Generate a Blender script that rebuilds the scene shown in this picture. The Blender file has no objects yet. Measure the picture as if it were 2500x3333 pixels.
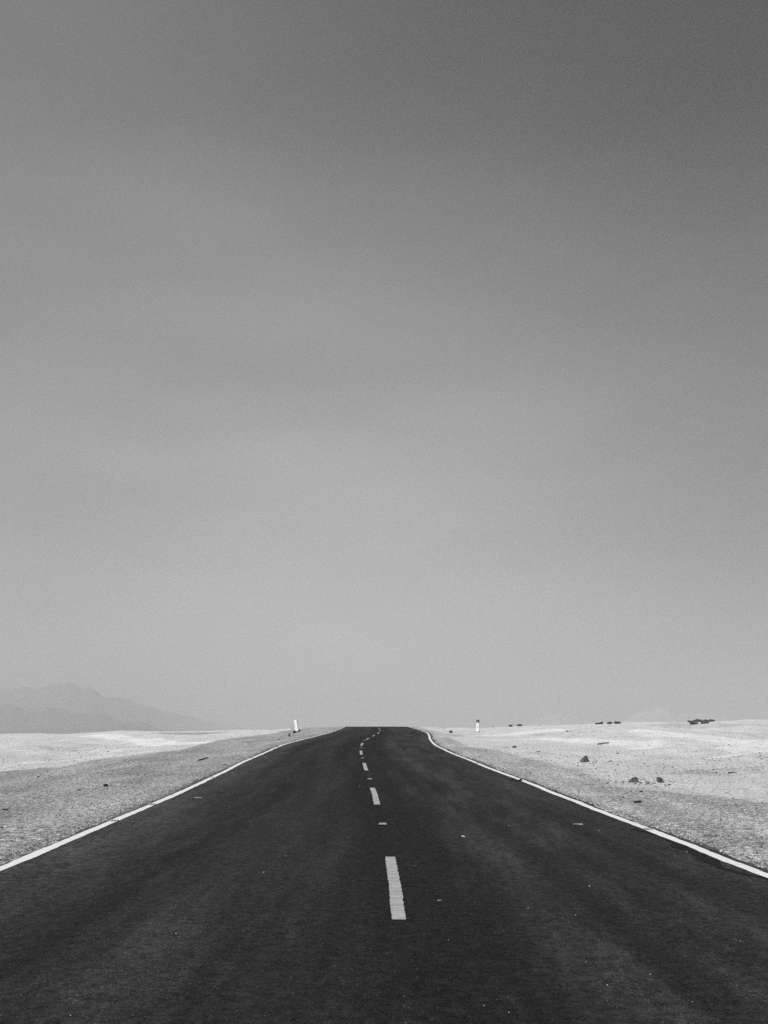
import bpy, bmesh, math, random
import numpy as np
from mathutils import Vector, Matrix, noise as mnoise

S = bpy.context.scene
COL = S.collection
R = math.radians

# ------------------------------------------------------------------ camera
F_PX, W_PX, H_PX = 3200.0, 2500.0, 3333.0       # focal length and frame, in the photograph's pixels
EYE = 1.43
HORIZON = 2394.0
PITCH = math.atan((HORIZON - H_PX / 2) / F_PX)
cd = bpy.data.cameras.new('camera'); cam = bpy.data.objects.new('camera', cd); COL.objects.link(cam)
cd.sensor_fit = 'VERTICAL'; cd.sensor_height = 24.0; cd.lens = 24.0 * F_PX / H_PX
cd.clip_start = 0.05; cd.clip_end = 60000
cam.location = (0, 0, EYE); cam.rotation_euler = (R(90) + PITCH, 0, 0)
S.camera = cam

# ------------------------------------------------------------------ light
SUN_EL, SUN_AZ = R(54), R(-113)                   # azimuth from +Y (ahead) clockwise: sun high on the left
SKY_CURVE = [(0, 0), (1, .55), (.07, .05), (.09, .105), (.095, .14), (.101, .178), (.11, .228), (.13, .285), (.164, .37), (.24, .43), (.36, .47), (.6, .48)]
w = bpy.data.worlds.new("World"); S.world = w; w.use_nodes = True
nt = w.node_tree; nt.nodes.clear()
sky = nt.nodes.new('ShaderNodeTexSky'); sky.sky_type = 'NISHITA'; sky.sun_disc = False
sky.sun_elevation = SUN_EL; sky.sun_rotation = SUN_AZ
sky.altitude = 2500; sky.air_density = 1.0; sky.dust_density = 2.2; sky.ozone_density = 1.0
sep = nt.nodes.new('ShaderNodeSeparateColor')    # black-and-white photograph: the sky through a yellow-red filter
mr = nt.nodes.new('ShaderNodeMath'); mr.operation = 'MULTIPLY'; mr.inputs[1].default_value = 0.75
mg = nt.nodes.new('ShaderNodeMath'); mg.operation = 'MULTIPLY_ADD'; mg.inputs[1].default_value = 0.25
bg = nt.nodes.new('ShaderNodeBackground'); bg.inputs[1].default_value = 0.10
wo = nt.nodes.new('ShaderNodeOutputWorld')
nt.links.new(sky.outputs[0], sep.inputs[0]); nt.links.new(sep.outputs[0], mr.inputs[0])
nt.links.new(sep.outputs[1], mg.inputs[0]); nt.links.new(mr.outputs[0], mg.inputs[2])
# tone curve fitted to the sky, painted darkening towards both sides, soft cloud bands
ms = nt.nodes.new('ShaderNodeMath'); ms.operation = 'MULTIPLY'; ms.inputs[1].default_value = .1
fc = nt.nodes.new('ShaderNodeFloatCurve'); cv = fc.mapping.curves[0]
for i_, (a_, b_) in enumerate(SKY_CURVE):
    if i_ < 2: cv.points[i_].location = (a_, b_)
    else: cv.points.new(a_, b_)
fc.mapping.update()
mp = nt.nodes.new('ShaderNodeMath'); mp.operation = 'MULTIPLY'; mp.inputs[1].default_value = 10
nt.links.new(mg.outputs[0], ms.inputs[0]); nt.links.new(ms.outputs[0], fc.inputs['Value']); nt.links.new(fc.outputs[0], mp.inputs[0])
tc = nt.nodes.new('ShaderNodeTexCoord')
vm = nt.nodes.new('ShaderNodeMapping'); vm.inputs['Rotation'].default_value = (0, R(24), R(8)); vm.inputs['Scale'].default_value = (1.5, .8, 4.6)
ns = nt.nodes.new('ShaderNodeTexNoise'); ns.inputs['Scale'].default_value = 2.1; ns.inputs['Detail'].default_value = 2.0; ns.inputs['Roughness'].default_value = .5
nt.links.new(tc.outputs['Generated'], vm.inputs[0]); nt.links.new(vm.outputs[0], ns.inputs['Vector'])
dt = nt.nodes.new('ShaderNodeVectorMath'); dt.operation = 'DOT_PRODUCT'; dt.inputs[1].default_value = (1, 0, .12)
nt.links.new(tc.outputs['Generated'], dt.inputs[0])
v1 = nt.nodes.new('ShaderNodeMapRange'); v1.interpolation_type = 'SMOOTHSTEP'
for i_, v_ in ((1, 0), (2, .52), (3, 1.0), (4, .48)): v1.inputs[i_].default_value = v_
nt.links.new(dt.outputs['Value'], v1.inputs[0])
v2 = nt.nodes.new('ShaderNodeMapRange')
for i_, v_ in ((1, .34), (2, .66), (3, .92), (4, 1.08)): v2.inputs[i_].default_value = v_
nt.links.new(ns.outputs[0], v2.inputs[0])
m1 = nt.nodes.new('ShaderNodeMath'); m1.operation = 'MULTIPLY'; m2 = nt.nodes.new('ShaderNodeMath'); m2.operation = 'MULTIPLY'
nt.links.new(v1.outputs[0], m1.inputs[0]); nt.links.new(v2.outputs[0], m1.inputs[1])
v3 = nt.nodes.new('ShaderNodeMapRange'); v3.interpolation_type = 'SMOOTHSTEP'
for i_, v_ in ((1, 0), (2, -.42), (3, 1.0), (4, .74)): v3.inputs[i_].default_value = v_
nt.links.new(dt.outputs['Value'], v3.inputs[0]); m3 = nt.nodes.new('ShaderNodeMath'); m3.operation = 'MULTIPLY'
nt.links.new(mp.outputs[0], m3.inputs[0]); nt.links.new(v3.outputs[0], m3.inputs[1])
nt.links.new(m3.outputs[0], m2.inputs[0]); nt.links.new(m1.outputs[0], m2.inputs[1])
nt.links.new(m2.outputs[0], bg.inputs[0]); nt.links.new(bg.outputs[0], wo.inputs[0])

sd = bpy.data.lights.new('sun', 'SUN'); sd.energy = 4.8; sd.angle = R(0.5); sd.color = (1, 1, 1)
sun = bpy.data.objects.new('sun', sd); COL.objects.link(sun)
sdir = Vector((math.sin(SUN_AZ) * math.cos(SUN_EL), math.cos(SUN_AZ) * math.cos(SUN_EL), math.sin(SUN_EL)))
sun.rotation_euler = sdir.to_track_quat('Z', 'Y').to_euler()

S.view_settings.view_transform = 'Standard'; S.view_settings.look = 'None'
S.view_settings.exposure = 0.0; S.view_settings.gamma = 1.0; S.view_settings.use_curve_mapping = False
S.render.engine = 'CYCLES'
S.cycles.volume_bounces = 2; S.cycles.max_bounces = 6; S.cycles.diffuse_bounces = 3
S.cycles.use_denoising = False

# ------------------------------------------------------------------ helpers
def tag(o, label=None, cat=None, group=None, kind=None):
    if label: o['label'] = label
    if cat: o['category'] = cat
    if group: o['group'] = group
    if kind: o['kind'] = kind
    return o

def link(name, me, mat=None, parent=None):
    o = bpy.data.objects.new(name, me); COL.objects.link(o)
    if mat: me.materials.append(mat)
    if parent: o.parent = parent
    return o

def from_np(name, verts, faces, smooth=False):
    """faces: (n,k) array, k = 3 or 4"""
    me = bpy.data.meshes.new(name)
    verts = np.asarray(verts, np.float32); faces = np.asarray(faces, np.int32)
    n, k = faces.shape
    me.vertices.add(len(verts)); me.vertices.foreach_set('co', verts.ravel())
    me.loops.add(n * k); me.loops.foreach_set('vertex_index', faces.ravel())
    me.polygons.add(n)
    me.polygons.foreach_set('loop_start', np.arange(0, n * k, k, dtype=np.int32))
    me.polygons.foreach_set('loop_total', np.full(n, k, np.int32))
    me.polygons.foreach_set('use_smooth', np.full(n, smooth))
    me.update(calc_edges=True); me.validate()
    return me

def attr(me, name, vals):
    a = me.attributes.new(name, 'FLOAT', 'POINT'); a.data.foreach_set('value', np.asarray(vals, np.float32).ravel())

def empty(name, loc, rz=0, **kw):
    o = bpy.data.objects.new(name, None); COL.objects.link(o); o.location = loc; o.rotation_euler = (0, 0, rz)
    o.empty_display_size = .2
    return tag(o, **kw)

def finish(name, bm, mat, parent=None, smooth=False):
    me = bpy.data.meshes.new(name)
    bmesh.ops.recalc_face_normals(bm, faces=bm.faces[:])
    for f in bm.faces: f.smooth = smooth
    bm.to_mesh(me); bm.free()
    return link(name, me, mat, parent)

class N:
    """small node-graph helper"""
    def __init__(s, name):
        s.m = bpy.data.materials.new(name); s.m.use_nodes = True
        s.t = s.m.node_tree; s.b = s.t.nodes['Principled BSDF']
        s.b.inputs['Roughness'].default_value = .9
        s.b.inputs['Specular IOR Level'].default_value = .15
    def n(s, typ, ins=None, **kw):
        nd = s.t.nodes.new(typ)
        for k, v in kw.items(): setattr(nd, k, v)
        for k, v in (ins or {}).items():
            if isinstance(v, bpy.types.NodeSocket): s.t.links.new(v, nd.inputs[k])
            else: nd.inputs[k].default_value = v
        return nd
    def math(s, op, a, b=0.0, c=0.0, clamp=False):
        return s.n('ShaderNodeMath', {0: a, 1: b, 2: c}, operation=op, use_clamp=clamp).outputs[0]
    def noise(s, vec, scale, detail=4, rough=.6):
        return s.n('ShaderNodeTexNoise', {'Vector': vec, 'Scale': scale, 'Detail': detail, 'Roughness': rough}).outputs[0]
    def ramp(s, fac, a, b, va=0.0, vb=1.0):
        return s.n('ShaderNodeMapRange', {0: fac, 1: a, 2: b, 3: va, 4: vb}, clamp=True, interpolation_type='SMOOTHSTEP').outputs[0]
    def mix(s, fac, a, b):   # scalar mix
        nd = s.n('ShaderNodeMix', {}, data_type='FLOAT', clamp_factor=True)
        for i, v in ((0, fac), (2, a), (3, b)):
            if isinstance(v, bpy.types.NodeSocket): s.t.links.new(v, nd.inputs[i])
            else: nd.inputs[i].default_value = v
        return nd.outputs[0]
    def attr(s, name): return s.n('ShaderNodeAttribute', {}, attribute_name=name).outputs['Fac']
    def pos(s): return s.n('ShaderNodeNewGeometry').outputs['Position']
    def scale(s, vec, v): return s.n('ShaderNodeVectorMath', {0: vec, 1: v}, operation='MULTIPLY').outputs[0]
    def grey(s, val): s.t.links.new(val, s.b.inputs['Base Color'])
    def bump(s, h, dist, strength=1.0):
        nd = s.n('ShaderNodeBump', {'Height': h, 'Distance': dist, 'Strength': strength})
        s.t.links.new(nd.outputs[0], s.b.inputs['Normal'])

def stone_mat(name, lo, hi, scale=14, bump=.01, spec=.15):
    m = N(name); tc = m.n('ShaderNodeTexCoord').outputs['Object']
    n1 = m.noise(tc, scale, 6, .65)
    m.grey(m.ramp(n1, .3, .7, lo, hi)); m.bump(m.noise(tc, scale * 3, 5, .7), bump, .8)
    m.b.inputs['Specular IOR Level'].default_value = spec
    return m.m

# ------------------------------------------------------------------ road survey: Y, height above the camera's foot, left line, centre line, right line
SURV = np.array([
 (-60,-1.10,-3.45,.10,3.75),(0,0.0,-3.58,.12,3.62),(7.53,.139,-3.63,.11,3.57),(9.54,.173,-3.67,.10,3.53),(11.21,.202,-3.71,.07,3.49),(13.3,.236,-3.76,0,3.44),
 (17.16,.30,-3.85,-.11,3.35),(23.1,.425,-4.06,-.31,3.14),(27.12,.518,-4.22,-.47,2.98),(30.66,.60,-4.35,-.59,2.85),(37.48,.742,-4.56,-.84,2.64),
 (41.16,.833,-4.67,-.95,2.53),(46.89,.971,-4.78,-1.05,2.42),(50.68,1.06,-4.77,-1.08,2.43),(56.92,1.204,-4.59,-1.0,2.61),(59.85,1.27,-4.50,-.92,2.70),
 (64.3,1.38,-4.32,-.73,2.88),(67.12,1.46,-4.20,-.61,3.0),(71.35,1.565,-4.08,-.45,3.12),(75.2,1.65,-4.03,-.39,3.17),(84.9,1.85,-4.03,-.34,3.17),
 (97.49,2.085,-4.17,-.45,3.03),(112.3,2.36,-4.42,-.74,2.78),(118,2.45,-4.6,-.95,2.6),(124,2.50,-4.9,-1.25,2.3),(132,2.49,-5.4,-1.75,1.8),(150,2.2,-7.1,-3.5,.1),
 (200,.9,-15,-11.4,-7.8),(300,-1.8,-40,-36,-32),(450,-5,-95,-91,-87),(700,-9,-210,-206,-202)])
def surv(Y, k): return np.interp(Y, SURV[:, 0], SURV[:, k])
def zroad(Y):
    Y = np.asarray(Y, float); a = 0
    for d in (-2.4, -1.2, 0, 1.2, 2.4): a = a + np.interp(Y + d, SURV[:, 0], SURV[:, 1])
    z = a / 5
    z = np.where(Y > 700, -9 - 5 * (1 - np.exp(-(Y - 700) / 600.)), z)
    z = np.where(Y < -60, -1.1 - 10 * (1 - np.exp((Y + 60) / 700.)), z)
    return z
def smooth_k(Y, k):
    Y = np.asarray(Y, float)
    return sum(surv(Y + d, k) for d in (-2, -1, 0, 1, 2)) / 5

SKY_X = [-900, 0, 84, 186, 253, 359, 422, 548, 700, 901, 962, 1022, 1100, 1348, 1420, 1541, 1700, 1813, 1921, 2100, 2185, 2335, 2362, 2500, 3400]
SKY_Y = [2395, 2393, 2389, 2386.5, 2390, 2386, 2381, 2378, 2379, 2377, 2372, 2367, 2364, 2364, 2367, 2367, 2361, 2361, 2358, 2351.5, 2351, 2347, 2345, 2348, 2352]
def sstep(a, b, x):
    t = np.clip((x - a) / (b - a), 0, 1); return t * t * (3 - 2 * t)
_rs = np.random.RandomState(4)
_W = [(2 * math.pi / l, _rs.uniform(0, math.pi), _rs.uniform(0, 6.28), a) for l, a in
      ((34, .11), (27, .09), (19, .075), (13, .05), (9.5, .035), (7, .028), (5, .026), (3.7, .022), (2.6, .018), (1.9, .013), (1.4, .009))]
def undul(X, Y):
    z = 0
    for k, th, ph, a in _W:
        z = z + a * np.sin(k * (X * math.cos(th) + Y * math.sin(th)) + ph + 1.3 * np.sin(.11 * X + .07 * Y + ph))
    return z
def zbase(X, Y):
    X = np.asarray(X, float); Y = np.asarray(Y, float)
    zr = zroad(Y)
    xc = (smooth_k(Y, 2) + smooth_k(Y, 4)) / 2
    off = np.abs(X - xc)
    t = np.where(Y > 1, X / np.maximum(Y, 1) / 1.03, np.sign(X) * .5)
    px = 1250 + F_PX * t
    e = (HORIZON - np.interp(px, SKY_X, SKY_Y)) / F_PX - .0086
    wl = sstep(5.5, 13, off)
    dz = e * np.clip(Y, 0, 122) * wl * (1 - sstep(140, 700, Y))
    return zr + dz
def zter(X, Y):
    X = np.asarray(X, float); Y = np.asarray(Y, float)
    xc = (smooth_k(Y, 2) + smooth_k(Y, 4)) / 2
    off = np.abs(X - xc)
    z = zbase(X, Y) + undul(X, Y) * sstep(5.0, 16, off) * (.55 + .45 * (1 - sstep(70, 110, Y) * (1 - sstep(135, 200, Y))))
    z = z - .035 * (1 - sstep(4.1, 4.6, off))        # bed under the asphalt
    z = z - .07 * sstep(3.9, 5.2, off) * (Y < 1e9)   # shoulder sits a little below the carriageway
    return z

def surf(X, Y):
    X = np.asarray(X, float); Y = np.asarray(Y, float)
    on = (X > smooth_k(Y, 2) - .12) & (X < smooth_k(Y, 4) + .12)
    return np.where(on, zroad(Y), zter(X, Y))
def ray(px, py):
    u = (px - W_PX / 2) / F_PX; v = (H_PX / 2 - py) / F_PX
    c, s = math.cos(PITCH), math.sin(PITCH)
    return np.array((u, c - v * s, s + v * c))
def ground(px, py, far=135.):
    """first point where the line of sight through a pixel meets the ground"""
    d = ray(px, py); t = np.concatenate([np.arange(3, 20, .02), np.arange(20, far, .05)])
    P = d[None, :] * t[:, None]; h = EYE + P[:, 2] - surf(P[:, 0], P[:, 1])
    i = np.argmax(h < 0) if (h < 0).any() else int(np.argmin(np.where(t > 60, h, 9e9)))
    return float(P[i, 0]), float(P[i, 1])

# ------------------------------------------------------------------ materials
def ground_material():
    m = N('sand_and_gravel'); p = m.pos()
    gv, pl = m.attr('gravel'), m.attr('pale')
    big = m.noise(p, .35, 3, .55); mid = m.noise(p, 1.6, 5, .65); fine = m.noise(m.scale(p, (1, .8, 1)), 13, 5, .85)
    grit = m.noise(p, 45, 2, .8)
    g = m.ramp(m.math('ADD', gv, m.math('MULTIPLY', m.math('SUBTRACT', mid, .5), .75)), .40, .60)
    l = m.ramp(m.math('ADD', pl, m.math('MULTIPLY', m.math('SUBTRACT', mid, .5), 1.4)), .25, 1.0)
    sand = m.math('ADD', m.mix(big, .45, .62), m.math('MULTIPLY', m.math('SUBTRACT', mid, .5), .14))
    sand = m.mix(l, sand, .68)
    grav = m.math('ADD', m.mix(mid, .27, .40), m.math('MULTIPLY', m.math('SUBTRACT', big, .5), .12))
    grav = m.math('MULTIPLY', grav, m.ramp(m.n('ShaderNodeSeparateXYZ', {0: p}).outputs[0], -1, 1, 1.0, 1.25))
    base = m.mix(g, sand, grav)
    xyz = m.n('ShaderNodeSeparateXYZ', {0: p}).outputs
    band = m.noise(m.scale(p, (1.0, .22, 1)), .9, 5, .6)
    base = m.math('MULTIPLY', base, m.mix(g, m.ramp(band, .3, .7, .93, 1.06), m.ramp(band, .3, .7, .74, 1.14)))
    k = m.math('ADD', m.math('MULTIPLY', m.math('SUBTRACT', fine, .5), m.mix(g, 4.0, 8.6)),
               m.math('MULTIPLY', m.math('SUBTRACT', grit, .5), m.mix(g, 3.0, 5.4)))
    rip = m.n('ShaderNodeTexNoise', {'Vector': m.scale(p, (.55, 1.6, 1)), 'Scale': 1.25, 'Detail': 5.0, 'Roughness': .62, 'Distortion': 1.4}).outputs[0]
    base = m.math('MULTIPLY', base, m.mix(m.ramp(rip, .55, .70), 1.0, m.mix(l, .72, .96)))
    k = m.math('MULTIPLY', k, m.math('ADD', .75, m.math('MULTIPLY', m.ramp(rip, .45, .65), .6)))
    k = m.math('MULTIPLY', k, m.mix(l, 1.0, .6))
    m.grey(m.math('MULTIPLY', base, m.math('MAXIMUM', m.math('ADD', 1.0, k), .18), clamp=True))
    m.bump(m.math('ADD', m.math('ADD', m.math('MULTIPLY', fine, 1.0), m.math('MULTIPLY', grit, .5)), m.math('MULTIPLY', rip, 2.4)), .035, 1.0)
    m.b.inputs['Roughness'].default_value = 1; m.b.inputs['Specular IOR Level'].default_value = 0
    return m.m

def road_material():
    m = N('asphalt'); p = m.pos(); mg = m.attr('margin'); lat = m.attr('lateral'); lon = m.attr('along')
    cv = m.n('ShaderNodeCombineXYZ', {0: lat, 1: m.math('MULTIPLY', lon, .022), 2: 0.0}).outputs[0]
    streak = m.noise(cv, 1.5, 4, .6)
    patch = m.noise(m.scale(p, (1, .16, 1)), 1.6, 7, .75)
    agg = m.noise(p, 90, 2, .8)
    agg2 = m.noise(p, 13, 7, .97)
    flk = m.n('ShaderNodeTexVoronoi', {'Vector': m.scale(p, (1, .6, 1)), 'Scale': 48.0, 'Randomness': 1.0}).outputs
    fleck = m.math('MULTIPLY', m.ramp(flk['Distance'], .34, .18), m.ramp(m.n('ShaderNodeSeparateColor', {0: flk['Color']}).outputs[0], .93, .97))
    fl2 = m.n('ShaderNodeTexVoronoi', {'Vector': m.scale(p, (.8, .6, 1)), 'Scale': 95.0, 'Randomness': 1.0}).outputs
    fleck2 = m.math('MULTIPLY', m.ramp(fl2['Distance'], .5, .2), m.ramp(m.n('ShaderNodeSeparateColor', {0: fl2['Color']}).outputs[1], .80, .92))
    # oily darker band beside the centre line, paler traffic-free strip near each edge
    c = m.math('MULTIPLY', lat, lat)
    centre = m.ramp(c, .0, 1.3, 1, 0)
    edge = m.ramp(m.math('ABSOLUTE', lat), 2.4, 3.7)
    v = m.math('ADD', .0175, m.math('MULTIPLY', m.math('SUBTRACT', streak, .5), .042))
    v = m.math('ADD', v, m.math('MULTIPLY', m.ramp(patch, .45, .75), .014))
    v = m.math('ADD', v, m.math('MULTIPLY', m.math('MULTIPLY', edge, m.ramp(patch, .3, .7, .5, 1.3)), .024))
    right = m.math('MULTIPLY', m.ramp(lat, .6, 1.4), m.ramp(lat, 3.2, 2.0))
    v = m.math('ADD', v, m.math('MULTIPLY', m.math('MULTIPLY', right, m.ramp(patch, .35, .7)), .014))
    v = m.math('MULTIPLY', v, m.mix(centre, 1.0, .72))
    v = m.math('MAXIMUM', v, .012)
    k = m.math('ADD', m.math('MULTIPLY', m.math('SUBTRACT', agg, .5), 4.5), m.math('MULTIPLY', m.math('SUBTRACT', agg2, .5), 7.5))
    v = m.math('MULTIPLY', v, m.math('MAXIMUM', m.math('ADD', 1.0, m.math('MULTIPLY', k, m.mix(edge, .85, 1.5))), .2))
    v = m.math('ADD', v, m.math('MULTIPLY', m.math('MULTIPLY', fleck, m.ramp(patch, .35, .65, .4, 1.4)), m.mix(edge, .06, .09)))
    v = m.math('ADD', v, m.math('MULTIPLY', m.math('MULTIPLY', fleck2, m.ramp(patch, .3, .7, .25, 1.3)), m.mix(centre, .05, .02)))
    dusty = m.ramp(m.math('ADD', mg, m.math('MULTIPLY', m.math('SUBTRACT', agg2, .5), .5)), -.02, -.12)
    v = m.mix(m.math('MULTIPLY', dusty, m.ramp(patch, .3, .6)), v, .15)
    m.grey(v)
    m.bump(m.math('ADD', agg, agg2), .006, .7)
    m.b.inputs['Roughness'].default_value = .95; m.b.inputs['Specular IOR Level'].default_value = .08
    return m.m

def paint_material(name, val, worn, rim_=0.0):
    m = N(name); p = m.pos()
    a = m.noise(m.scale(p, (.6, 5, 1)), 6, 5, .75); b = m.noise(p, 40, 4, .8)
    k = m.ramp(m.math('ADD', m.math('MULTIPLY', a, .6), m.math('MULTIPLY', b, .4)), .34, .62)
    c = m.noise(m.scale(p, (1, .8, 1)), 55, 5, .85)
    hole = m.ramp(m.math('ADD', c, m.math('MULTIPLY', m.attr('rim'), .32)), .46 + rim_, .40 + rim_)
    m.grey(m.mix(hole, m.mix(k, val * (1 - worn), val), .045)); m.bump(b, .003, .6)
    m.b.inputs['Specular IOR Level'].default_value = .1
    return m.m

M_ground = ground_material(); M_road = road_material()
M_edge = paint_material('white_line_paint', .66, .22, .015); M_dash = paint_material('worn_line_paint', .385, .55, .045)
M_tar = stone_mat('tar', .004, .010, 5, .004)
M_dark = stone_mat('dark_basalt', .035, .14, 16, .03); M_mid = stone_mat('brown_stone', .10, .22, 9, .02)
M_light = stone_mat('pale_stone', .40, .62, 8, .02); M_rub = stone_mat('black_rubber', .008, .02, 20, .01)
M_wood = stone_mat('dark_wood', .03, .07, 30, .01); M_straw = stone_mat('dry_straw', .35, .55, 30, .005)
M_palewood = stone_mat('weathered_wood', .16, .28, 30, .01)
M_conc = stone_mat('white_painted_concrete', .86, .94, 12, .004); M_paintblack = stone_mat('black_paint', .03, .06, 20, .002)
M_cap = stone_mat('dark_painted_cap', .045, .09, 18, .003); M_faint = stone_mat('faded_paint', .55, .66, 20, .002)
M_leaf = stone_mat('desert_foliage', .08, .20, 3, .0); M_stem = stone_mat('shrub_wood', .06, .11, 12, .0)
M_stud = stone_mat('white_stud_casing', .45, .62, 40, .002); M_stud2 = stone_mat('worn_stud_casing', .14, .42, 60, .002)
M_lens = stone_mat('dark_stud_lens', .10, .16, 40, .002)

# ------------------------------------------------------------------ ground sheet
def axis(a, b, step, grow, far):
    xs = list(np.arange(a, b + 1e-6, step))
    s = step; x = xs[-1]; hi = []
    while x < far: s *= grow; x += s; hi.append(x)
    s = step; x = xs[0]; lo = []
    while x > -far: s *= grow; x -= s; lo.append(x)
    return np.array(lo[::-1] + xs + hi)
XS = axis(-14, 14, .2, 1.022, 10500); YS = axis(6, 132, .3, 1.04, 10500)
GX, GY = np.meshgrid(XS, YS)
GZ = zter(GX, GY)
nx, ny = len(XS), len(YS)
idx = np.arange(nx * ny).reshape(ny, nx)
F = np.stack([idx[:-1, :-1], idx[:-1, 1:], idx[1:, 1:], idx[1:, :-1]], -1).reshape(-1, 4)
gme = from_np('ground', np.stack([GX, GY, GZ], -1).reshape(-1, 3), F, True)

def shoulder_line(pts):
    w_ = sorted([ground(x, y)[::-1] for x, y in pts]); return np.array(w_)
LB = shoulder_line([(0, 2512), (211, 2495), (295, 2474), (422, 2460), (591, 2440), (705, 2410), (811, 2396), (901, 2385), (940, 2377)])
RB = shoulder_line([(1415, 2381), (1469, 2403), (1541, 2430), (1650, 2443), (1786, 2479), (1840, 2492), (1921, 2506), (2003, 2544), (2057, 2564), (2158, 2571), (2294, 2587), (2500, 2604)])
lb = np.interp(GY, LB[:, 0], LB[:, 1]); rb = np.interp(GY, RB[:, 0], RB[:, 1])
lb = np.where(GY < LB[0, 0], LB[0, 1] - .12 * (LB[0, 0] - GY), lb); lb = np.maximum(lb, -13)
rb = np.where(GY < RB[0, 0], RB[0, 1] + .08 * (RB[0, 0] - GY), rb); rb = np.minimum(rb, 11)
gl = .5 + (GX - lb) / 1.6; gr = .5 + (rb - GX) / 2.6
grav = np.clip(np.minimum(gl, gr), 0, 1)
grav = np.where(GX > 0, grav * (.66 + .34 * np.exp(-((rb - GX - 1.1) / 1.1) ** 2) * (GY > 17) + .25 * sstep(50, 70, GY)), grav); grav = np.clip(grav, 0, 1)
pale = np.zeros_like(GX)
def pale_band(pts, wd, amt):
    global pale
    P = [ground(x, y) for x, y in pts]
    for (x0, y0), (x1, y1) in zip(P[:-1], P[1:]):
        dx, dy = x1 - x0, y1 - y0; L2 = dx * dx + dy * dy + 1e-9
        t = np.clip(((GX - x0) * dx + (GY - y0) * dy) / L2, 0, 1)
        d = np.hypot(GX - x0 - t * dx, GY - y0 - t * dy)
        pale = np.maximum(pale, .8 * amt * (1 - sstep(wd * .3, wd, d)))
pale_band([(1640, 2392), (1720, 2385), (1800, 2378)], 3.2, 1)
pale_band([(1600, 2408), (1760, 2405), (1950, 2412), (2090, 2423), (2200, 2437)], 1.8, 1)
pale_band([(2100, 2376), (2170, 2392), (2330, 2402), (2450, 2420), (2500, 2445)], 2.2, 1)
pale_band([(2350, 2432), (2395, 2444), (2400, 2456), (2330, 2468)], .55, 1)
pale_band([(2160, 2372), (2290, 2376), (2420, 2380)], 2.2, .8)
pale_band([(1690, 2520), (1790, 2506)], .35, .7)
pale_band([(300, 2392), (400, 2404), (560, 2424), (640, 2418)], 2.2, 1.25)
pale_band([(60, 2440), (250, 2450), (420, 2440)], 2.4, .6)
pale_band([(100, 2482), (300, 2464), (480, 2446)], 1.0, .8)
pale_band([(450, 2383), (700, 2384), (880, 2381)], 2.5, .7)
def grey_patch(px, py, rx, ry, amt):
    global grav
    x0, y0 = ground(px, py); d = np.hypot((GX - x0) / rx, (GY - y0) / ry)
    grav = np.maximum(grav, amt * (1 - sstep(.5, 1.15, d)))
grey_patch(1474, 2392, .9, 7, .62); grey_patch(2440, 2622, .9, .6, .75); grey_patch(2380, 2510, 2.6, 2.2, .5); grey_patch(2120, 2440, 3.0, 3.5, .44)
grey_patch(1840, 2388, 3.5, 6, .46); grey_patch(2250, 2362, 8, 9, .52); grey_patch(2430, 2358, 7, 8, .5); grey_patch(250, 2432, 2.4, 5, .46); grey_patch(640, 2386, 6, 11, .60); grey_patch(1780, 2452, 1.6, 2.4, .45)
attr(gme, 'gravel', grav); attr(gme, 'pale', pale)
g = link('ground', gme, M_ground); tag(g, 'pale sandy desert ground with grey gravel shoulders beside the road', 'ground', kind='structure')

# ------------------------------------------------------------------ road
YR = np.concatenate([np.arange(-40, 0, 1.), np.arange(0, 135, .12), np.arange(135, 700, 2.)])
rxl, rxc, rxr, rz = smooth_k(YR, 2), smooth_k(YR, 3), smooth_k(YR, 4), zroad(YR)
rs = np.random.RandomState(7)
def rough(n, sizes):
    o = np.zeros(n)
    for k, a in sizes:
        o += a * np.interp(np.arange(n), np.arange(0, n + k, k), rs.uniform(-1, 1, len(np.arange(0, n + k, k))))
    return o
n = len(YR)
eL = rxl - .17 + rough(n, ((30, .07), (8, .05), (3, .03), (1, .025))); eR = rxr + .18 + rough(n, ((28, .08), (8, .05), (3, .03), (1, .025)))
cols = []
for fr in np.linspace(0, 1, 15):
    x = eL + (eR - eL) * fr; cols.append(np.stack([x, YR, rz], -1))
cols = [np.stack([eL - .05, YR, rz - .06], -1)] + cols + [np.stack([eR + .05, YR, rz - .06], -1)]
V = np.stack(cols, 1); ncol = V.shape[1]
idx = np.arange(n * ncol).reshape(n, ncol)
F = np.stack([idx[:-1, :-1], idx[:-1, 1:], idx[1:, 1:], idx[1:, :-1]], -1).reshape(-1, 4)
rme = from_np('road', V.reshape(-1, 3), F, True)
attr(rme, 'lateral', (V[..., 0] - rxc[:, None])); attr(rme, 'margin', np.minimum(V[..., 0] - rxl[:, None], rxr[:, None] - V[..., 0]) + .07); attr(rme, 'along', np.repeat(YR[:, None], ncol, 1))
road = link('road', rme, M_road); tag(road, 'two-lane dark asphalt road running over a low crest', 'road', kind='structure')

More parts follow.
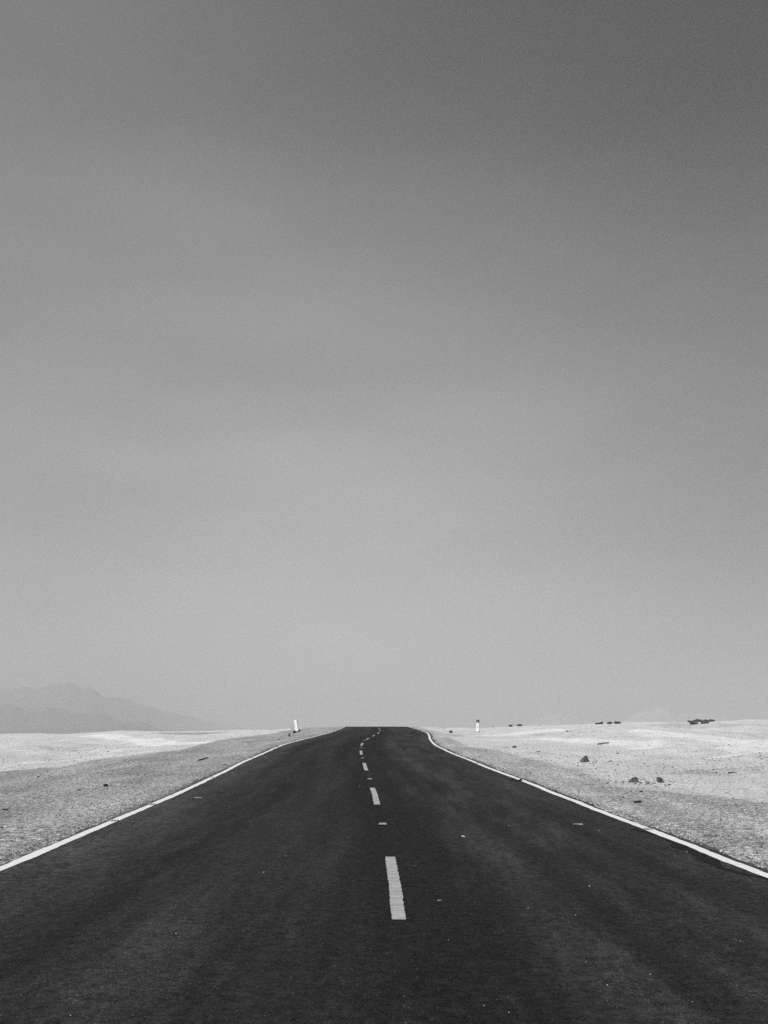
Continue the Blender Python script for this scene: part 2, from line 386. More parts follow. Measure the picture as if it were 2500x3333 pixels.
def strip(name, Ys, XL, XR, mat, lift=.005, parent=road, ends=0, key=None):
    """painted sheet with ragged sides lying on the road"""
    Z = zroad(Ys) + lift; k = len(Ys); fr = (0, .14, .5, .86, 1)
    V = np.stack([np.stack([XL + (XR - XL) * q, Ys, Z], -1) for q in fr], 1).reshape(-1, 3)
    i = (np.arange(k - 1) * 5)[:, None] + np.arange(4)[None]; i = i.ravel()
    me = from_np(name, V, np.stack([i, i + 1, i + 6, i + 5], -1))
    attr(me, 'rim', np.tile([0, 1, 1, 1, 0], k)); o = link(name, me, mat, parent)
    return o
for k in (2, 4):
    Ys = np.concatenate([np.arange(2, 130, .06), np.arange(130, 400, 1.)]); m_ = len(Ys); c = smooth_k(Ys, k) + rough(m_, ((60, .02), (20, .012)))
    o = strip('edge_line', Ys, c - .063 + rough(m_, ((9, .008), (3, .007))), c + .063 + rough(m_, ((9, .008), (3, .007))), M_edge)
    o['label'] = 'solid white line along the left edge of the road' if k == 2 else 'solid white line along the right edge of the road'
ROWS = np.array([2994, 2851, 2772, 2703, 2622, 2541, 2508, 2487, 2456, 2443, 2427, 2418.6, 2407.4, 2403, 2395.7, 2392, 2387, 2384, 2378, 2372, 2367])
ROWY = np.array([7.53, 9.54, 11.21, 13.30, 17.16, 23.10, 27.12, 30.66, 37.48, 41.16, 46.89, 50.68, 56.92, 59.85, 64.3, 67.12, 71.35, 75.2, 84.9, 97.49, 112.31])
def row_to_y(r): return float(1 / np.interp(r, ROWS[::-1], 1 / ROWY[::-1]))
for a, b in ((2994, 2789), (2623, 2565), (2508, 2484.6), (2456.6, 2443.6), (2427, 2418.6), (2407.4, 2403), (2395.7, 2392), (2387, 2384), (2379.5, 2377), (2373, 2371), (2368.2, 2367)):
    y0, y1 = row_to_y(a), row_to_y(b)
    Ys = np.arange(y0, y1, .035); m_ = len(Ys); c = smooth_k(Ys, 3) + .10 * 0 + rough(m_, ((60, .010), (14, .004)))
    strip('centre_dash', Ys, c - .052 + rough(m_, ((3, .003), (1, .004))), c + .052 + rough(m_, ((3, .003), (1, .004))), M_dash)

def poly_on_road(name, pts, wd, mat, lift=.004, seed=1, ragged=.5):
    P = [ground(x, y) for x, y in pts]; r = random.Random(seed)
    V, Fc = [], []; Q = []
    for (x0, y0), (x1, y1) in zip(P[:-1], P[1:]):
        L = math.hypot(x1 - x0, y1 - y0); k = max(2, int(L / .06))
        for i in range(k): Q.append((x0 + (x1 - x0) * i / k, y0 + (y1 - y0) * i / k))
    Q.append(P[-1]); kQ = len(Q)
    for i, (x, y) in enumerate(Q):
        a = Q[max(0, i - 1)]; b = Q[min(kQ - 1, i + 1)]; d = Vector((b[0] - a[0], b[1] - a[1])).normalized(); nrm = Vector((-d.y, d.x))
        f = i / (kQ - 1); ww = wd(f) if callable(wd) else wd
        for s in (-1, 1):
            q = ww * (1 + ragged * r.uniform(-.6, .6)) * s
            X, Y = x + nrm.x * q, y + nrm.y * q; V.append((X, Y, float(zroad(Y)) + lift))
    for i in range(kQ - 1): Fc.append((2 * i, 2 * i + 1, 2 * i + 3, 2 * i + 2))
    return link(name, from_np(name, V, Fc), mat, road)
blob = lambda f: .018 + .035 * math.sin(math.pi * f) + .06 * math.exp(-((f - .42) / .05) ** 2) + .05 * math.exp(-((f - .66) / .05) ** 2)
poly_on_road('tar_seam', [(2046, 2699), (2090, 2705), (2150, 2723), (2200, 2745), (2250, 2770), (2310, 2802), (2345, 2826), (2400, 2841), (2500, 2862), (2600, 2880)], blob, M_tar, seed=3)
poly_on_road('joint_seam', [(925, 2431), (980, 2432), (1060, 2432.5), (1110, 2433)], .05, M_tar, seed=4)
poly_on_road('joint_seam', [(1245, 2386.5), (1320, 2387), (1392, 2389)], .10, M_tar, seed=5)

# ------------------------------------------------------------------ road studs
def stud(x, y, label, on_line):
    X, Y = x, y
    e = empty('road_stud', (X, Y, float(zroad(Y)) + .006), label=label, cat='road stud', group='raised studs set along the road lines')
    bm = bmesh.new()
    b = [(-.055, -.05, 0), (.055, -.05, 0), (.055, .05, 0), (-.055, .05, 0), (-.048, -.028, .019), (.048, -.028, .019), (.048, .028, .019), (-.048, .028, .019)]
    v = [bm.verts.new(c) for c in b]
    for f in ((0, 1, 2, 3), (4, 5, 6, 7), (0, 1, 5, 4), (1, 2, 6, 5), (2, 3, 7, 6), (3, 0, 4, 7)): bm.faces.new([v[i] for i in f])
    bmesh.ops.bevel(bm, geom=bm.edges[:], offset=.003, segments=1, affect='EDGES')
    finish('casing', bm, M_stud if on_line else M_stud2, e)
    bm = bmesh.new()
    c = [(-.042, -.0475, .004), (.042, -.0475, .004), (.038, -.0325, .0165), (-.038, -.0325, .0165)]
    v = [bm.verts.new(q) for q in c] + [bm.verts.new((q[0], q[1] + .006, q[2])) for q in c]
    for f in ((0, 1, 2, 3), (7, 6, 5, 4), (0, 4, 5, 1), (1, 5, 6, 2), (2, 6, 7, 3), (3, 7, 4, 0)): bm.faces.new([v[i] for i in f])
    finish('reflector', bm, M_lens if on_line else M_stud2, e)
ords = ['first', 'second', 'third', 'fourth', 'fifth']
for i, r_ in enumerate((2686, 2536.5, 2469, 2434, 2412)):
    Y = row_to_y(r_); stud(float(smooth_k(Y, 3)), Y, 'worn pale stud on the centre line in the %s gap between dashes' % ords[i], False)
for i, r_ in enumerate((2675, 2624, 2530.6, 2469, 2432)):
    Y = row_to_y(r_); stud(float(smooth_k(Y, 2)), Y, 'raised stud on the left white line, %s one from the camera' % ords[i], True)
for i, r_ in enumerate((2702, 2486.5)):
    Y = row_to_y(r_); stud(float(smooth_k(Y, 4)) - .02, Y, 'raised stud on the right white line, %s' % ('nearer the camera' if i == 0 else 'farther from the camera'), False)

# ------------------------------------------------------------------ kilometre stones
def box(bm, cx, cy, z0, sx, sy, sz, top=1.0):
    v = []
    for z, k in ((z0, 1.0), (z0 + sz, top)):
        for a, b in ((-1, -1), (1, -1), (1, 1), (-1, 1)): v.append(bm.verts.new((cx + a * sx / 2 * k, cy + b * sy / 2 * k, z)))
    for f in ((0, 1, 2, 3), (4, 5, 6, 7), (0, 1, 5, 4), (1, 2, 6, 5), (2, 3, 7, 6), (3, 0, 4, 7)): bm.faces.new([v[i] for i in f])
def numeral(ch, size, loc, mat, parent):
    cu = bpy.data.curves.new('numeral', 'FONT'); cu.body = ch; cu.size = size; cu.extrude = .0015; cu.offset = 0.0; cu.align_x = 'CENTER'; cu.align_y = 'CENTER'
    t = bpy.data.objects.new('tmp', cu); COL.objects.link(t); bpy.context.view_layer.update()
    me = bpy.data.meshes.new_from_object(t.evaluated_get(bpy.context.evaluated_depsgraph_get())); bpy.data.objects.remove(t)
    me.name = 'numeral'; o = link('numeral', me, mat, parent)
    o.location = loc; o.rotation_euler = (R(90), 0, 0)
    return o
def km_stone(px, py, wd, ht, dp, rz, tilt, label, capped, numcol):
    X, Y = ground(px, py)
    e = empty('kilometre_stone', (X, Y, float(zter(X, Y)) - .03), rz, label=label, cat='kilometre stone')
    e.rotation_euler = (0, tilt, rz)
    bm = bmesh.new(); hc = ht * .24 if capped else 0
    box(bm, 0, 0, 0, wd, dp, ht - hc)
    bmesh.ops.bevel(bm, geom=bm.edges[:], offset=.008, segments=2, affect='EDGES')
    slab = finish('slab', bm, M_conc, e)
    if capped:
        bm = bmesh.new(); box(bm, 0, 0, ht - hc, wd + .006, dp + .006, hc); bmesh.ops.bevel(bm, geom=bm.edges[:], offset=.01, segments=2, affect='EDGES')
        cap = finish('cap', bm, M_cap, e)
        for zz in (.42,):
            for xx in (-.25, .0, .25):
                bm = bmesh.new(); box(bm, xx * wd, -dp / 2 - .005, ht - hc + hc * zz, wd * .2, .006, hc * .16); finish('painted_mark', bm, M_faint, cap)
    for i, ch in enumerate('152'):
        numeral(ch, .165 if capped else .11, (0, -dp / 2 - .003, ht - hc - .105 - i * .145 if capped else ht - .24 - i * .15), numcol, e)
    return X, Y
KR = km_stone(1556, 2380.5, .23, .98, .14, R(-30), 0, 'upright white kilometre stone with dark cap and black numbers right of the road', True, M_paintblack)
KL = km_stone(968, 2379.5, .27, .97, .12, R(-32), R(-13), 'leaning white kilometre stone with faded writing on the left shoulder', False, M_faint)

# ------------------------------------------------------------------ stones, sticks, rubber
def hull_rock(name, seed, size, mat, parent=None, flat=1.0, pts=15):
    r = random.Random(seed); bm = bmesh.new()
    for i in range(pts):
        v = Vector((r.gauss(0, 1), r.gauss(0, 1), r.gauss(0, 1))).normalized() * r.uniform(.82, 1.0)
        bm.verts.new((v.x * size[0] / 2, v.y * size[1] / 2, max(v.z, -.55) * size[2] / 1.55))
    res = bmesh.ops.convex_hull(bm, input=bm.verts[:])
    bmesh.ops.delete(bm, geom=[v for v in bm.verts if not v.link_faces], context='VERTS')
    bmesh.ops.bevel(bm, geom=bm.edges[:], offset=min(size) * .025, segments=1, affect='EDGES')
    bmesh.ops.triangulate(bm, faces=bm.faces[:]); bmesh.ops.subdivide_edges(bm, edges=bm.edges[:], cuts=1, use_grid_fill=True)
    a = sum(size) / 3
    for v in bm.verts: v.co += v.normal * .03 * a * mnoise.noise(v.co * 6 / a + Vector((seed, 0, 0)))
    zmin = min(v.co.z for v in bm.verts)
    for v in bm.verts: v.co.z -= zmin
    return finish(name, bm, mat, parent, False)
SEED = [11]
def px2m(px, py, npx):
    X, Y = ground(px, py); return npx / F_PX * Y / math.cos(PITCH) * .985
def rock(px, py, wpx, hpx, mat, label, name='rock', dy=1.0, rz=0, cat='rock', group=None, size=None, shape=None):
    X, Y = ground(px, py); s = Y / F_PX
    SEED[0] += 1
    sz = (wpx * s, wpx * s * dy, hpx * s * .95)
    if shape:      # profile of the rock seen from the road, given real thickness with an uneven hull
        r = random.Random(SEED[0]); bm = bmesh.new()
        for a, b in shape:
            for q in (-.5, -.2, .25, .5):
                k = 1 - .25 * abs(q) * r.uniform(.5, 1.5); bm.verts.new((a * sz[0] * k + r.uniform(-.07, .07) * sz[0], q * sz[1] * (1 - .5 * b) + b * sz[1] * .15, b * sz[2] * r.uniform(.78, 1.05)))
        bmesh.ops.convex_hull(bm, input=bm.verts[:])
        bmesh.ops.delete(bm, geom=[v for v in bm.verts if not v.link_faces], context='VERTS')
        bmesh.ops.bevel(bm, geom=bm.edges[:], offset=min(sz) * .03, segments=1, affect='EDGES')
        o = finish(name, bm, mat)
    else: o = hull_rock(name, SEED[0], sz, mat)
    o.location = (X, Y + sz[1] * .3, float(surf(X, Y + sz[1] * .3)) - .06 * sz[2]); o.rotation_euler = (0, 0, rz)
    return tag(o, label, cat, group)

rock(342, 2561, 19, 14, M_dark, 'dark square-edged rock alone on the left gravel shoulder', dy=.9)
rock(123, 2530, 9, 6, M_dark, 'small dark stone near the pale sand edge, far left', name='stone', cat='stone')
rock(120, 2517, 5, 4, M_light, 'tiny white stone just behind a small dark stone, far left', name='stone', cat='stone')
rock(3, 2697, 16, 8, M_dark, 'flat dark stone cut by the left edge of the picture', name='stone', cat='stone')
rock(941, 2398, 10, 15, M_mid, 'tall brown rock standing just left of the leaning kilometre stone')
rock(951, 2373, 9, 6, M_light, 'pale stone lying behind the leaning kilometre stone', name='stone', cat='stone')
rock(351, 2448, 8, 4, M_dark, 'small dark stone on the pale sand left of the road', name='stone', cat='stone')
rock(452, 2431, 5, 3, M_dark, 'tiny dark stone on the bright sand wedge at the left', name='stone', cat='stone')
rock(18, 2662, 5, 3.5, M_dark, 'tiny dark stone below the black stick at the left edge', name='stone', cat='stone')
rock(195, 2640, 9, 5, M_dark, 'little dark stone half buried in the left shoulder', name='stone', cat='stone')
# right-hand field
rock(1905, 2481, 29, 24, M_dark, 'dark pointed rock, middle of the pale field on the right', dy=.8, rz=.15, shape=((-.5,0),(-.28,.35),(.12,.92),(.2,1),(.28,.55),(.5,.05)))
rock(1897, 2479.5, 18, 17, M_mid, 'brown slab leaning on the dark pointed rock in the field', dy=.7, rz=-.3, shape=((-.5,0),(-.4,.3),(.2,1),(.5,.95),(.35,.2),(0,0)))
rock(2063, 2547, 38, 19, M_dark, 'low dark mound-shaped rock close to the right shoulder', dy=.8, shape=((-.5,0),(-.2,.3),(.0,.75),(.14,1),(.4,.8),(.46,.35),(.5,0)))
rock(2153, 2548, 24, 20, M_dark, 'blocky dark rock with a pale chip, right of the low mound-shaped rock', dy=.8, rz=.0, shape=((-.5,.95),(-.4,.3),(-.3,0),(.35,0),(.3,.55),(.1,.8),(-.1,1)))
rock(2163, 2548, 9, 19, M_light, 'pale upright chip leaning on the blocky dark rock', name='stone', cat='stone', dy=.6, shape=((-.5,1),(-.2,1),(.5,.0),(.1,0)))
rock(1676, 2434, 19, 8, M_dark, 'dark flat rock on bright sand nearest the right road shoulder')
rock(1674, 2429, 15, 5, M_light, 'white rock touching the back of the dark flat rock')
rock(1847, 2382, 7, 7, M_dark, 'small dark stone beside a white one near the right skyline', name='stone', cat='stone')
rock(1857, 2381, 12, 8, M_light, 'white stone beside a small dark one near the right skyline', name='stone', cat='stone')
rock(1605, 2366, 14, 6, M_light, 'low white rock on the skyline between kilometre stone and shrubs')
rock(1750, 2363, 9, 5, M_light, 'white rock on the skyline right of the two shrubs')
rock(1758, 2362.5, 6, 6, M_light, 'smaller white rock on the skyline, right of its neighbour')
rock(1729, 2363, 4, 3, M_light, 'tiny white rock on the skyline just right of the two shrubs')
rock(1429, 2370.5, 4, 3, M_dark, 'small dark stone by the far right road edge, leftmost of three', name='stone', cat='stone', group='three dark stones by the crest')
rock(1439, 2370.5, 6, 4, M_dark, 'small dark stone by the far right road edge, middle of three', name='stone', cat='stone', group='three dark stones by the crest')
rock(1447, 2371, 6, 4, M_dark, 'small dark stone by the far right road edge, rightmost of three', name='stone', cat='stone', group='three dark stones by the crest')
rock(1547, 2385, 5, 3, M_dark, 'tiny dark stone at the foot of the capped kilometre stone', name='stone', cat='stone')
rock(1558, 2383.5, 9, 4, M_mid, 'brown stone wedged against the capped kilometre stone', name='stone', cat='stone')
rock(1558, 2398, 4, 2.5, M_dark, 'tiny dark stone on sand in front of the capped kilometre stone', name='stone', cat='stone')
small = [(1713, 2426, 4, 3, 'right of the dark flat rock'), (1762, 2464, 7, 4, 'below a thin pale stick'), (1767, 2455, 4, 3, 'just above another tiny stone and below a thin pale stick'),
         (1714, 2491, 6, 4, 'on the gravel shoulder left of the field'), (1940, 2503, 7, 4, 'in front of the dark pointed rock'), (1969, 2462, 6, 4, 'behind and right of the dark pointed rock'),
         (2011, 2454, 9, 6, 'farther right behind the dark pointed rock'), (1983, 2479, 6, 3, 'right of the dark pointed rock'), (1853, 2400, 4, 3, 'below the white and dark pair near the skyline'),
         (2004, 2508, 6, 3, 'between the pointed rock and the mound-shaped rock'), (2046, 2509, 4, 3, 'above the low mound-shaped rock'), (1982, 2526, 6, 4, 'left of the low mound-shaped rock'),
         (2054, 2577, 7, 4, 'below the low mound-shaped rock'), (2220, 2538, 6, 3, 'right of the blocky dark rock'), (2190, 2498, 7, 4, 'behind the blocky dark rock'),
         (2030, 2597, 6, 4, 'on gravel below and left of the mound-shaped rock'), (2228, 2719, 6, 4, 'close to the white line at the lower right'), (2352, 2763, 5, 3, 'on gravel beside the white line, lower right'),
         (2334, 2502, 5, 4, 'left end of the branch at the far right'), (2407, 2540, 5, 3, 'below the branch at the far right'), (2453, 2546, 6, 3, 'lower right of the branch at the far right'),
         (2268, 2445, 5, 3, 'beside the bright winding sand track'), (2414, 2400, 4, 2.5, 'on the slope under the skyline, far right'), (2321, 2391, 4, 2.5, 'under the big shrub clump'),
         (1884, 2637, 5, 3, 'beside the white line on the right'), (2362, 2611, 7, 3, 'on gravel at the far right')]
for x, y, a, b, where in small:
    rock(x, y, a, b, M_dark, 'tiny dark stone ' + where, name='stone', cat='stone', group='small dark stones scattered on the desert ground')
# white chips on the asphalt
for i, (x, y, a) in enumerate(((859, 2842, 6), (931, 2788, 4), (1350, 2820, 3.5), (1920, 2886, 5), (1719, 2958, 4.5), (1874, 2981, 4), (2117, 3173, 4.5), (1978, 3210, 4.5), (2255, 3266, 5),
                               (1908, 3133, 4), (573, 3042, 5), (583, 3053, 3.5), (1460, 3061, 3.5), (1576, 3275, 5), (1658, 3301, 5.5), (229, 3309, 4.5), (1657, 2688, 3.5), (2237, 2774, 5),
                               (1171, 2560, 3.5), (1950, 2704, 4), (1376, 2600, 3), (816, 2678, 3.5), (748, 2627, 3.5), (938, 2537, 3), (2411, 3067, 3.5))):
    rock(x, y, a, a * .7, M_light, 'little white stone chip lying loose on the dark asphalt', name='stone_chip', cat='stone chip', group='white stone chips on the asphalt', dy=1.2)

def tube(name, P, rad, mat, parent=None, seed=0, sides=6):
    r = random.Random(seed); bm = bmesh.new(); rings = []
    for i, p in enumerate(P):
        a = P[max(0, i - 1)]; b = P[min(len(P) - 1, i + 1)]; d = (Vector(b) - Vector(a)).normalized()
        s = d.orthogonal().normalized(); u = d.cross(s); rr = rad[i] if isinstance(rad, (list, tuple)) else rad
        rings.append([bm.verts.new(Vector(p) + (s * math.cos(2 * math.pi * k / sides) + u * math.sin(2 * math.pi * k / sides)) * rr * r.uniform(.8, 1.2)) for k in range(sides)])
    for A, B in zip(rings[:-1], rings[1:]):
        for k in range(sides): bm.faces.new((A[k], A[(k + 1) % sides], B[(k + 1) % sides], B[k]))
    bm.faces.new(rings[0]); bm.faces.new(rings[-1])
    return finish(name, bm, mat, parent, True)
def stick(name, pts, thick, mat, label, cat, lift=0.0):
    g_ = [ground(x, y) for x, y in pts]; P = []
    for i, ((x0, y0), (x1, y1)) in enumerate(zip(g_[:-1], g_[1:])):
        for k in range(5): P.append((x0 + (x1 - x0) * k / 5, y0 + (y1 - y0) * k / 5))
    P.append(g_[-1]); x0, y0 = P[0]; z0 = float(surf(x0, y0)); r = random.Random(len(label))
    rad = [thick * (1 if 0 < i < len(P) - 1 else .5) * r.uniform(.75, 1.15) for i in range(len(P))]
    Q = [(x - x0, y - y0, float(surf(x, y)) - z0 + thick * .7 + lift * r.uniform(0, 1)) for x, y in P]
    o = tube(name, Q, rad, mat, seed=len(pts)); o.location = (x0, y0, z0)
    return tag(o, label, cat)
stick('stick', [(644, 2477), (659, 2473.5), (664, 2470.5), (678, 2468.5)], .026, M_wood, 'long dark crooked stick on the left gravel shoulder', 'stick')
stick('twig', [(720, 2488), (739, 2490.5)], .013, M_wood, 'thin dark twig between the crooked stick and the left line', 'twig')
stick('stick', [(7, 2636.5), (16, 2637), (27, 2635.5)], .014, M_wood, 'short black stick lying at the far left edge', 'stick')
stick('twig', [(904, 2407), (911, 2409)], .03, M_wood, 'short dark twig on the shoulder below the leaning kilometre stone', 'twig')
stick('stick', [(1944, 2424.5), (1963, 2422), (1983, 2419.5)], .05, M_palewood, 'long weathered pale stick lying in the right field', 'stick')
stick('twig', [(1743, 2447.5), (1760, 2447)], .02, M_palewood, 'thin grey twig near the dark flat rock in the right field', 'twig')
stick('branch', [(2368, 2518), (2385, 2516), (2398, 2515)], .017, M_wood, 'thin dry branch on the sand at the far right', 'branch')
stick('stick', [(2080, 2579), (2090, 2577.5)], .02, M_palewood, 'short thick stick on gravel below the mound-shaped rock', 'stick')
stick('stick', [(2063, 2613.5), (2075, 2613), (2087, 2610.5)], .018, M_wood, 'dark broken stick on the right gravel shoulder', 'stick')
stick('straw', [(632, 2597), (646, 2597.5), (660, 2598)], .006, M_straw, 'pale dry straw on asphalt near the left white line', 'straw')
stick('straw', [(1865, 2684.5), (1880, 2684), (1899, 2685.5)], .007, M_straw, 'pale dry straw on asphalt in the right-hand lane', 'straw')
stick('straw', [(1502, 2723), (1514, 2726)], .008, M_straw, 'short pale straw on asphalt right of the centre line', 'straw')
stick('straw', [(1424, 2932), (1438, 2933)], .004, M_straw, 'tiny pale straw on asphalt nearest the camera', 'straw')
stick('straw', [(393, 2580), (420, 2578)], .010, M_straw, 'pale straw on the gravel beside the dark square-edged rock', 'straw')

def rubber(name, pts, wd, hgt, label):
    """shredded tyre tread: a bent strip with ragged edges"""
    g_ = [ground(x, y) for x, y in pts]; P = []
    for (x0, y0), (x1, y1) in zip(g_[:-1], g_[1:]):
        for k in range(6): P.append((x0 + (x1 - x0) * k / 6, y0 + (y1 - y0) * k / 6))
    P.append(g_[-1]); r = random.Random(9); bm = bmesh.new(); X0, Y0 = P[0]; z0 = float(surf(X0, Y0)); rows_ = []
    for i, (x, y) in enumerate(P):
        f = i / (len(P) - 1); zb = float(surf(x, y)) - z0
        row = []
        for k in range(7):
            a = (k / 6 - .5) * 2; hh = hgt * (1 - .5 * a * a) * (.7 + .3 * math.sin(7 * f + 1)) * r.uniform(.8, 1.15)
            row.append(bm.verts.new((x - X0 + r.uniform(-.01, .01), y - Y0 + a * wd * (.75 + .25 * math.sin(math.pi * f)) * r.uniform(.85, 1.1), zb + hh)))
        rows_.append(row)
    for A, B in zip(rows_[:-1], rows_[1:]):
        for k in range(6): bm.faces.new((A[k], A[k + 1], B[k + 1], B[k]))
    ex = bmesh.ops.extrude_face_region(bm, geom=bm.faces[:])
    for v in [q for q in ex['geom'] if isinstance(q, bmesh.types.BMVert)]: v.co.z -= hgt * .75
    o = finish(name, bm, M_rub, None, False); o.location = (X0, Y0, z0)
    return tag(o, label, 'tyre scrap')
rubber('tyre_scrap', [(1664, 2541.5), (1680, 2543.5), (1698, 2542)], .075, .045, 'black strip of shredded tyre against the right white line')
rubber('tyre_scrap', [(954.5, 2386.5), (962, 2384), (970, 2382), (977, 2381)], .12, .145, 'thick black piece of tyre in front of the leaning kilometre stone')

# ------------------------------------------------------------------ desert shrubs
def shrub(px, py, wpx, hpx, seed, label, group):
    X, Y = ground(px, py, 128); s = Y / F_PX; Wd, Ht = wpx * s, hpx * s
    e = empty('desert_shrub', (X, Y, float(zter(X, Y)) - .02), seed * .7, label=label, cat='shrub', group=group)
    e.rotation_euler = (0, 0, 0)
    r = random.Random(seed); bm = bmesh.new(); bl = bmesh.new()
    lobes = [(r.uniform(-.42, .42) * Wd, r.uniform(-.3, .3) * Wd, r.uniform(.55, 1.0)) for _ in range(max(4, int(wpx / 4)))]
    for lx, ly, lh in lobes:
        for _ in range(5):
            tip = Vector((lx + r.uniform(-.13, .13) * Wd, ly + r.uniform(-.13, .13) * Wd, Ht * lh * r.uniform(.7, 1.05)))
            root = Vector((lx * .06, ly * .06, 0)); midp = (root + tip) / 2 + Vector((r.uniform(-.03, .03), r.uniform(-.03, .03), .06))
            prev = None
            for p_, rr in ((root, .012), (midp, .008), (tip, .003)):
                ring = [bm.verts.new(p_ + Vector((math.cos(k * 2.094), math.sin(k * 2.094), 0)) * rr) for k in range(3)]
                if prev:
                    for k in range(3): bm.faces.new((prev[k], prev[(k + 1) % 3], ring[(k + 1) % 3], ring[k]))
                prev = ring
        for _ in range(95):
            th, q = r.uniform(0, 6.283), r.uniform(0, 1) ** .5
            c = Vector((lx + math.cos(th) * q * .2 * Wd, ly + math.sin(th) * q * .2 * Wd, Ht * lh * (.08 + .9 * r.random()) * (1 - .45 * q * q)))
            d = Vector((r.gauss(0, .6), r.gauss(0, .6), r.uniform(.1, 1))).normalized(); L = r.uniform(.05, .16); sd_ = d.orthogonal().normalized() * L * .3
            sd_.rotate(Matrix.Rotation(r.uniform(0, 6.28), 3, d))
            bl.faces.new([bl.verts.new(c - sd_), bl.verts.new(c + sd_), bl.verts.new(c + d * L + sd_ * .3), bl.verts.new(c + d * L - sd_ * .3)])
    finish('stem', bm, M_stem, e); finish('foliage', bl, M_leaf, e)
G1 = 'low dark shrubs on the desert skyline'
for i, a in enumerate(((1665.5, 2363, 15, 6, 'low dark shrub on the skyline, left one of the pair beside the kilometre stone'),
          (1689, 2362.5, 19, 7, 'low dark shrub on the skyline, right one of the pair beside the kilometre stone'),
          (1946, 2357.5, 14, 4, 'flat thin shrub on the skyline at the left end of the middle shrubs'),
          (1959, 2357, 16, 8, 'peaked dark shrub right beside the flat thin one on the skyline'),
          (1988, 2356.5, 24, 7, 'rounded dark shrub on the skyline, middle of the middle shrubs'),
          (2011, 2355.5, 21, 8, 'ragged shrub on the skyline at the right end of the middle shrubs'),
          (2251, 2350, 22, 7, 'back shrub at the left end of the big clump at right'),
          (2275, 2348.5, 24, 9, 'back shrub in the middle of the big clump at right'),
          (2292, 2348.5, 16, 7, 'narrow back shrub right of the middle of the big clump'),
          (2313, 2348.5, 28, 10, 'tallest back shrub at the right end of the big clump'),
          (2258, 2357.5, 23, 9, 'dark front shrub below the left of the big clump'),
          (2292, 2355, 24, 6, 'thin front shrub below the middle of the big clump'))):
    shrub(*a[:4], 40 + i, a[4], G1)
shrub(1467, 2385, 7, 6, 77, 'small sparse shrub on the verge between the road and the capped kilometre stone', None)

# ------------------------------------------------------------------ loose gravel (uncountable)
rs = np.random.RandomState(21)
def scatter(nn, y0, y1, rad, dens_pow):
    Y = y0 * (y1 / y0) ** (rs.rand(nn) ** dens_pow); X = (rs.rand(nn) * 2 - 1) * (.47 * Y + 3)
    xl, xr = smooth_k(Y, 2), smooth_k(Y, 4)
    keep = ((X < xl - .22) | (X > xr + .22)); X, Y = X[keep], Y[keep]
    return X, Y, rad[0] * (rad[1] / rad[0]) ** (rs.rand(len(X)) ** 2.2)
def fringe(nn, k, sgn):
    Y = 8 * (95 / 8.) ** rs.rand(nn); X = smooth_k(Y, k) + sgn * (.13 + np.abs(rs.randn(nn)) * .22)
    return X, Y, .005 * 4 ** (rs.rand(nn) ** 2)
def around(px, py, nn, sp):
    x0, y0 = ground(px, py); return x0 + rs.randn(nn) * sp, y0 - .1 + rs.randn(nn) * sp * 1.6, .012 * 4 ** (rs.rand(nn) ** 2)
sets = [around(1905, 2481, 60, .5), around(2063, 2547, 60, .45), around(2153, 2548, 50, .4), around(1676, 2434, 30, .5), around(342, 2561, 40, .35), around(1850, 2382, 25, .6), around(2200, 2500, 90, .9), around(2350, 2470, 90, 1.2), around(270, 2450, 70, 1.0), fringe(5000, 2, -1), fringe(5000, 4, 1), scatter(42000, 8, 30, (.004, .019), .8), scatter(16000, 26, 120, (.010, .034), .9)]
X = np.concatenate([s[0] for s in sets]); Y = np.concatenate([s[1] for s in sets]); Q = np.concatenate([s[2] for s in sets])
cl = mnoise; k = len(X)
d6 = np.array([(1, 0, 0), (-1, 0, 0), (0, 1, 0), (0, -1, 0), (0, 0, 1), (0, 0, -1)], float)
V = d6[None] * rs.uniform(.6, 1.25, (k, 6, 1)) + rs.uniform(-.22, .22, (k, 6, 3))
th = rs.rand(k) * 6.283; c, s_ = np.cos(th)[:, None], np.sin(th)[:, None]
V = np.stack([V[..., 0] * c - V[..., 1] * s_, V[..., 0] * s_ + V[..., 1] * c, V[..., 2] * .65], -1)
xo = np.minimum(X - smooth_k(Y, 2), smooth_k(Y, 4) - X)
V = V * Q[:, None, None] + np.stack([X, Y, np.where(xo > -.3, zroad(Y), zter(X, Y)) + Q * .25], -1)[:, None]
f8 = np.array([(0, 2, 4), (2, 1, 4), (1, 3, 4), (3, 0, 4), (2, 0, 5), (1, 2, 5), (3, 1, 5), (0, 3, 5)])
F = (f8[None] + 6 * np.arange(k)[:, None, None]).reshape(-1, 3)
me = from_np('gravel', V.reshape(-1, 3), F)
tone = np.where(rs.rand(k) < .45, rs.uniform(.09, .2, k), np.where(rs.rand(k) < .8, rs.uniform(.16, .4, k), rs.uniform(.5, .75, k)))
attr(me, 'tone', np.repeat(tone, 6))
mm = N('gravel_stone'); mm.grey(mm.attr('tone'))
tag(link('gravel', me, mm.m), 'loose stones and grit strewn over the sand and shoulders', 'gravel', kind='stuff')

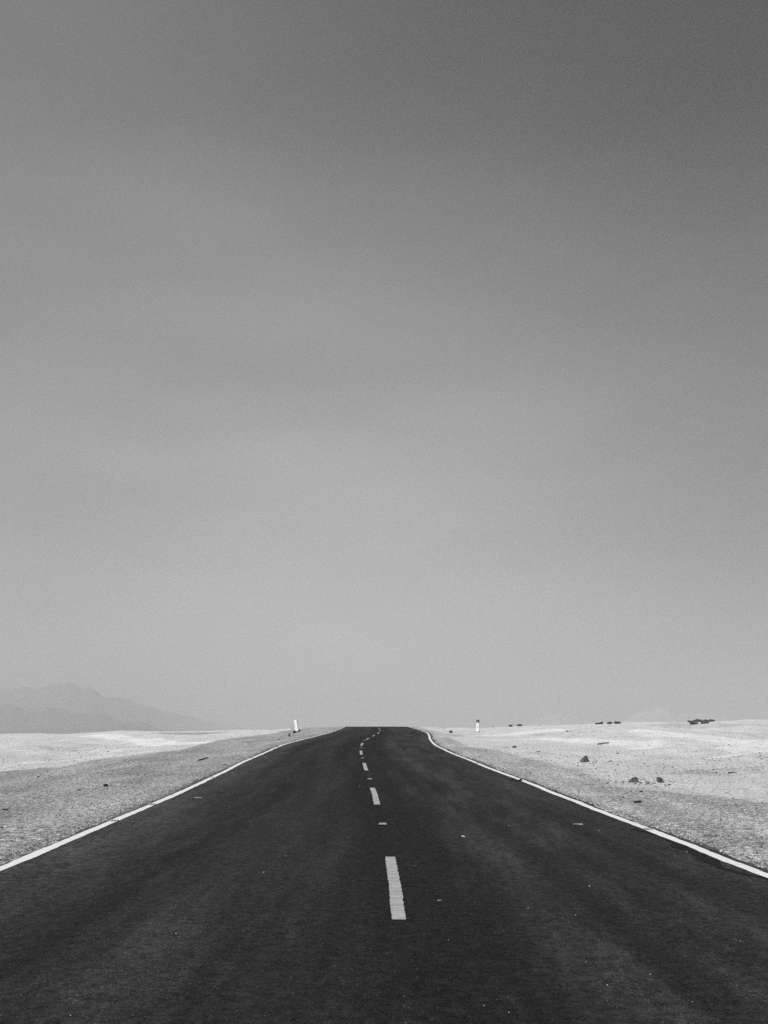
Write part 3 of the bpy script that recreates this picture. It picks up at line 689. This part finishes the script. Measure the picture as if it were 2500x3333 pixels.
# ------------------------------------------------------------------ far mountains
def hill(name, dist, sil, depth, mat, seed, label, amp=.16, jagpx=14):
    xs_ = np.array([s[0] for s in sil], float); ys_ = np.array([s[1] for s in sil], float)
    u = np.linspace(xs_[0], xs_[-1], 520); rec = 1 + .42 * sstep(300, 800, u) if label.startswith('hazy dark') else np.ones_like(u); X = (u - 1250) / F_PX * dist * rec
    jw = np.interp(u, [xs_[0], xs_[1], xs_[-2], xs_[-1]], [0, 1, .6, 0]) * jagpx / F_PX * dist
    top = (HORIZON - np.interp(u, xs_, ys_)) / F_PX * dist * 1.03 * rec
    vv = np.linspace(-1, 1, 90); V = []
    for v in vv:
        prof = max(0, 1 - abs(v)) ** 1.15
        for x, t_, rc, jj, uu in zip(X, top, rec, jw, u):
            t_ = t_ + jj * mnoise.fractal(Vector((uu / 75., v * 4.0, seed * 3.1)), .9, 2.0, 5)
            q = mnoise.fractal(Vector((x / 260, v * depth / 260, seed)), 1.0, 2.1, 6)
            rr = mnoise.ridged_multi_fractal(Vector((x / 420, v * depth / 700, seed + 5)), 1.0, 2.0, 5, 1.0, 2.0)
            h = t_ * prof * (1 + (amp * q + .18 * (rr - 1)) * (1 - prof ** 3)) if abs(v) < .995 else 0
            V.append((x * (1 + v * depth / dist), dist * rc + v * depth, -15 + (h + 14) * 1.0 if prof > 0 else -16))
    idx = np.arange(len(vv) * len(u)).reshape(len(vv), len(u))
    F = np.stack([idx[:-1, :-1], idx[:-1, 1:], idx[1:, 1:], idx[1:, :-1]], -1).reshape(-1, 4)
    return tag(link(name, from_np(name, V, F, True), mat), label, 'mountain', kind='structure')
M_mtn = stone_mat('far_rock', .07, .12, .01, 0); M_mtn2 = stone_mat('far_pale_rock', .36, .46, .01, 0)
hill('mountain', 7000, [(-700, 2394), (-400, 2300), (-150, 2262), (0, 2250), (42, 2253), (93, 2241), (148, 2244), (203, 2234), (236, 2235), (262, 2244), (287, 2248), (302, 2242), (321, 2249),
      (363, 2274), (420, 2284), (464, 2293), (527, 2312), (590, 2328), (660, 2344), (740, 2358), (840, 2374), (960, 2394)], 1500, M_mtn, 1, 'hazy dark mountain range behind the sand at the left')
hill('hills', 4700, [(-700, 2394), (-400, 2330), (-100, 2306), (0, 2300), (60, 2299), (110, 2304), (200, 2309), (260, 2314), (340, 2331), (430, 2349), (520, 2368), (620, 2394)], 800, M_mtn, 2,
     'lower hazy foothills in front of the left mountain range')
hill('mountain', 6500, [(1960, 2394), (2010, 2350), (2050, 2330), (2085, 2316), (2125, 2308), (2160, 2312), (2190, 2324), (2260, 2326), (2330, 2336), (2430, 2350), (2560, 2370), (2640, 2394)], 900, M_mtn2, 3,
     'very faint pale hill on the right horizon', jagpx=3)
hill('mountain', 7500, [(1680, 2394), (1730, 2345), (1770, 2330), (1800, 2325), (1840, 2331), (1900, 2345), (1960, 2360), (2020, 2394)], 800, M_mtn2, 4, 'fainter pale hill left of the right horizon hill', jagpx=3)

# ------------------------------------------------------------------ desert haze
bm = bmesh.new(); box(bm, 0, 0, -17.5, 24000, 24000, 470); 
hz = finish('haze', bm, None); hm = bpy.data.materials.new('haze'); hm.use_nodes = True; t = hm.node_tree; t.nodes.clear()
pv = t.nodes.new('ShaderNodeVolumePrincipled'); ou = t.nodes.new('ShaderNodeOutputMaterial')
pv.inputs['Color'].default_value = (.63, .63, .63, 1); pv.inputs['Density'].default_value = .00027; pv.inputs['Anisotropy'].default_value = 0.0
t.links.new(pv.outputs[0], ou.inputs['Volume']); hz.data.materials.append(hm)
tag(hz, 'pale dusty haze hanging in the air over the desert', 'haze', kind='stuff')
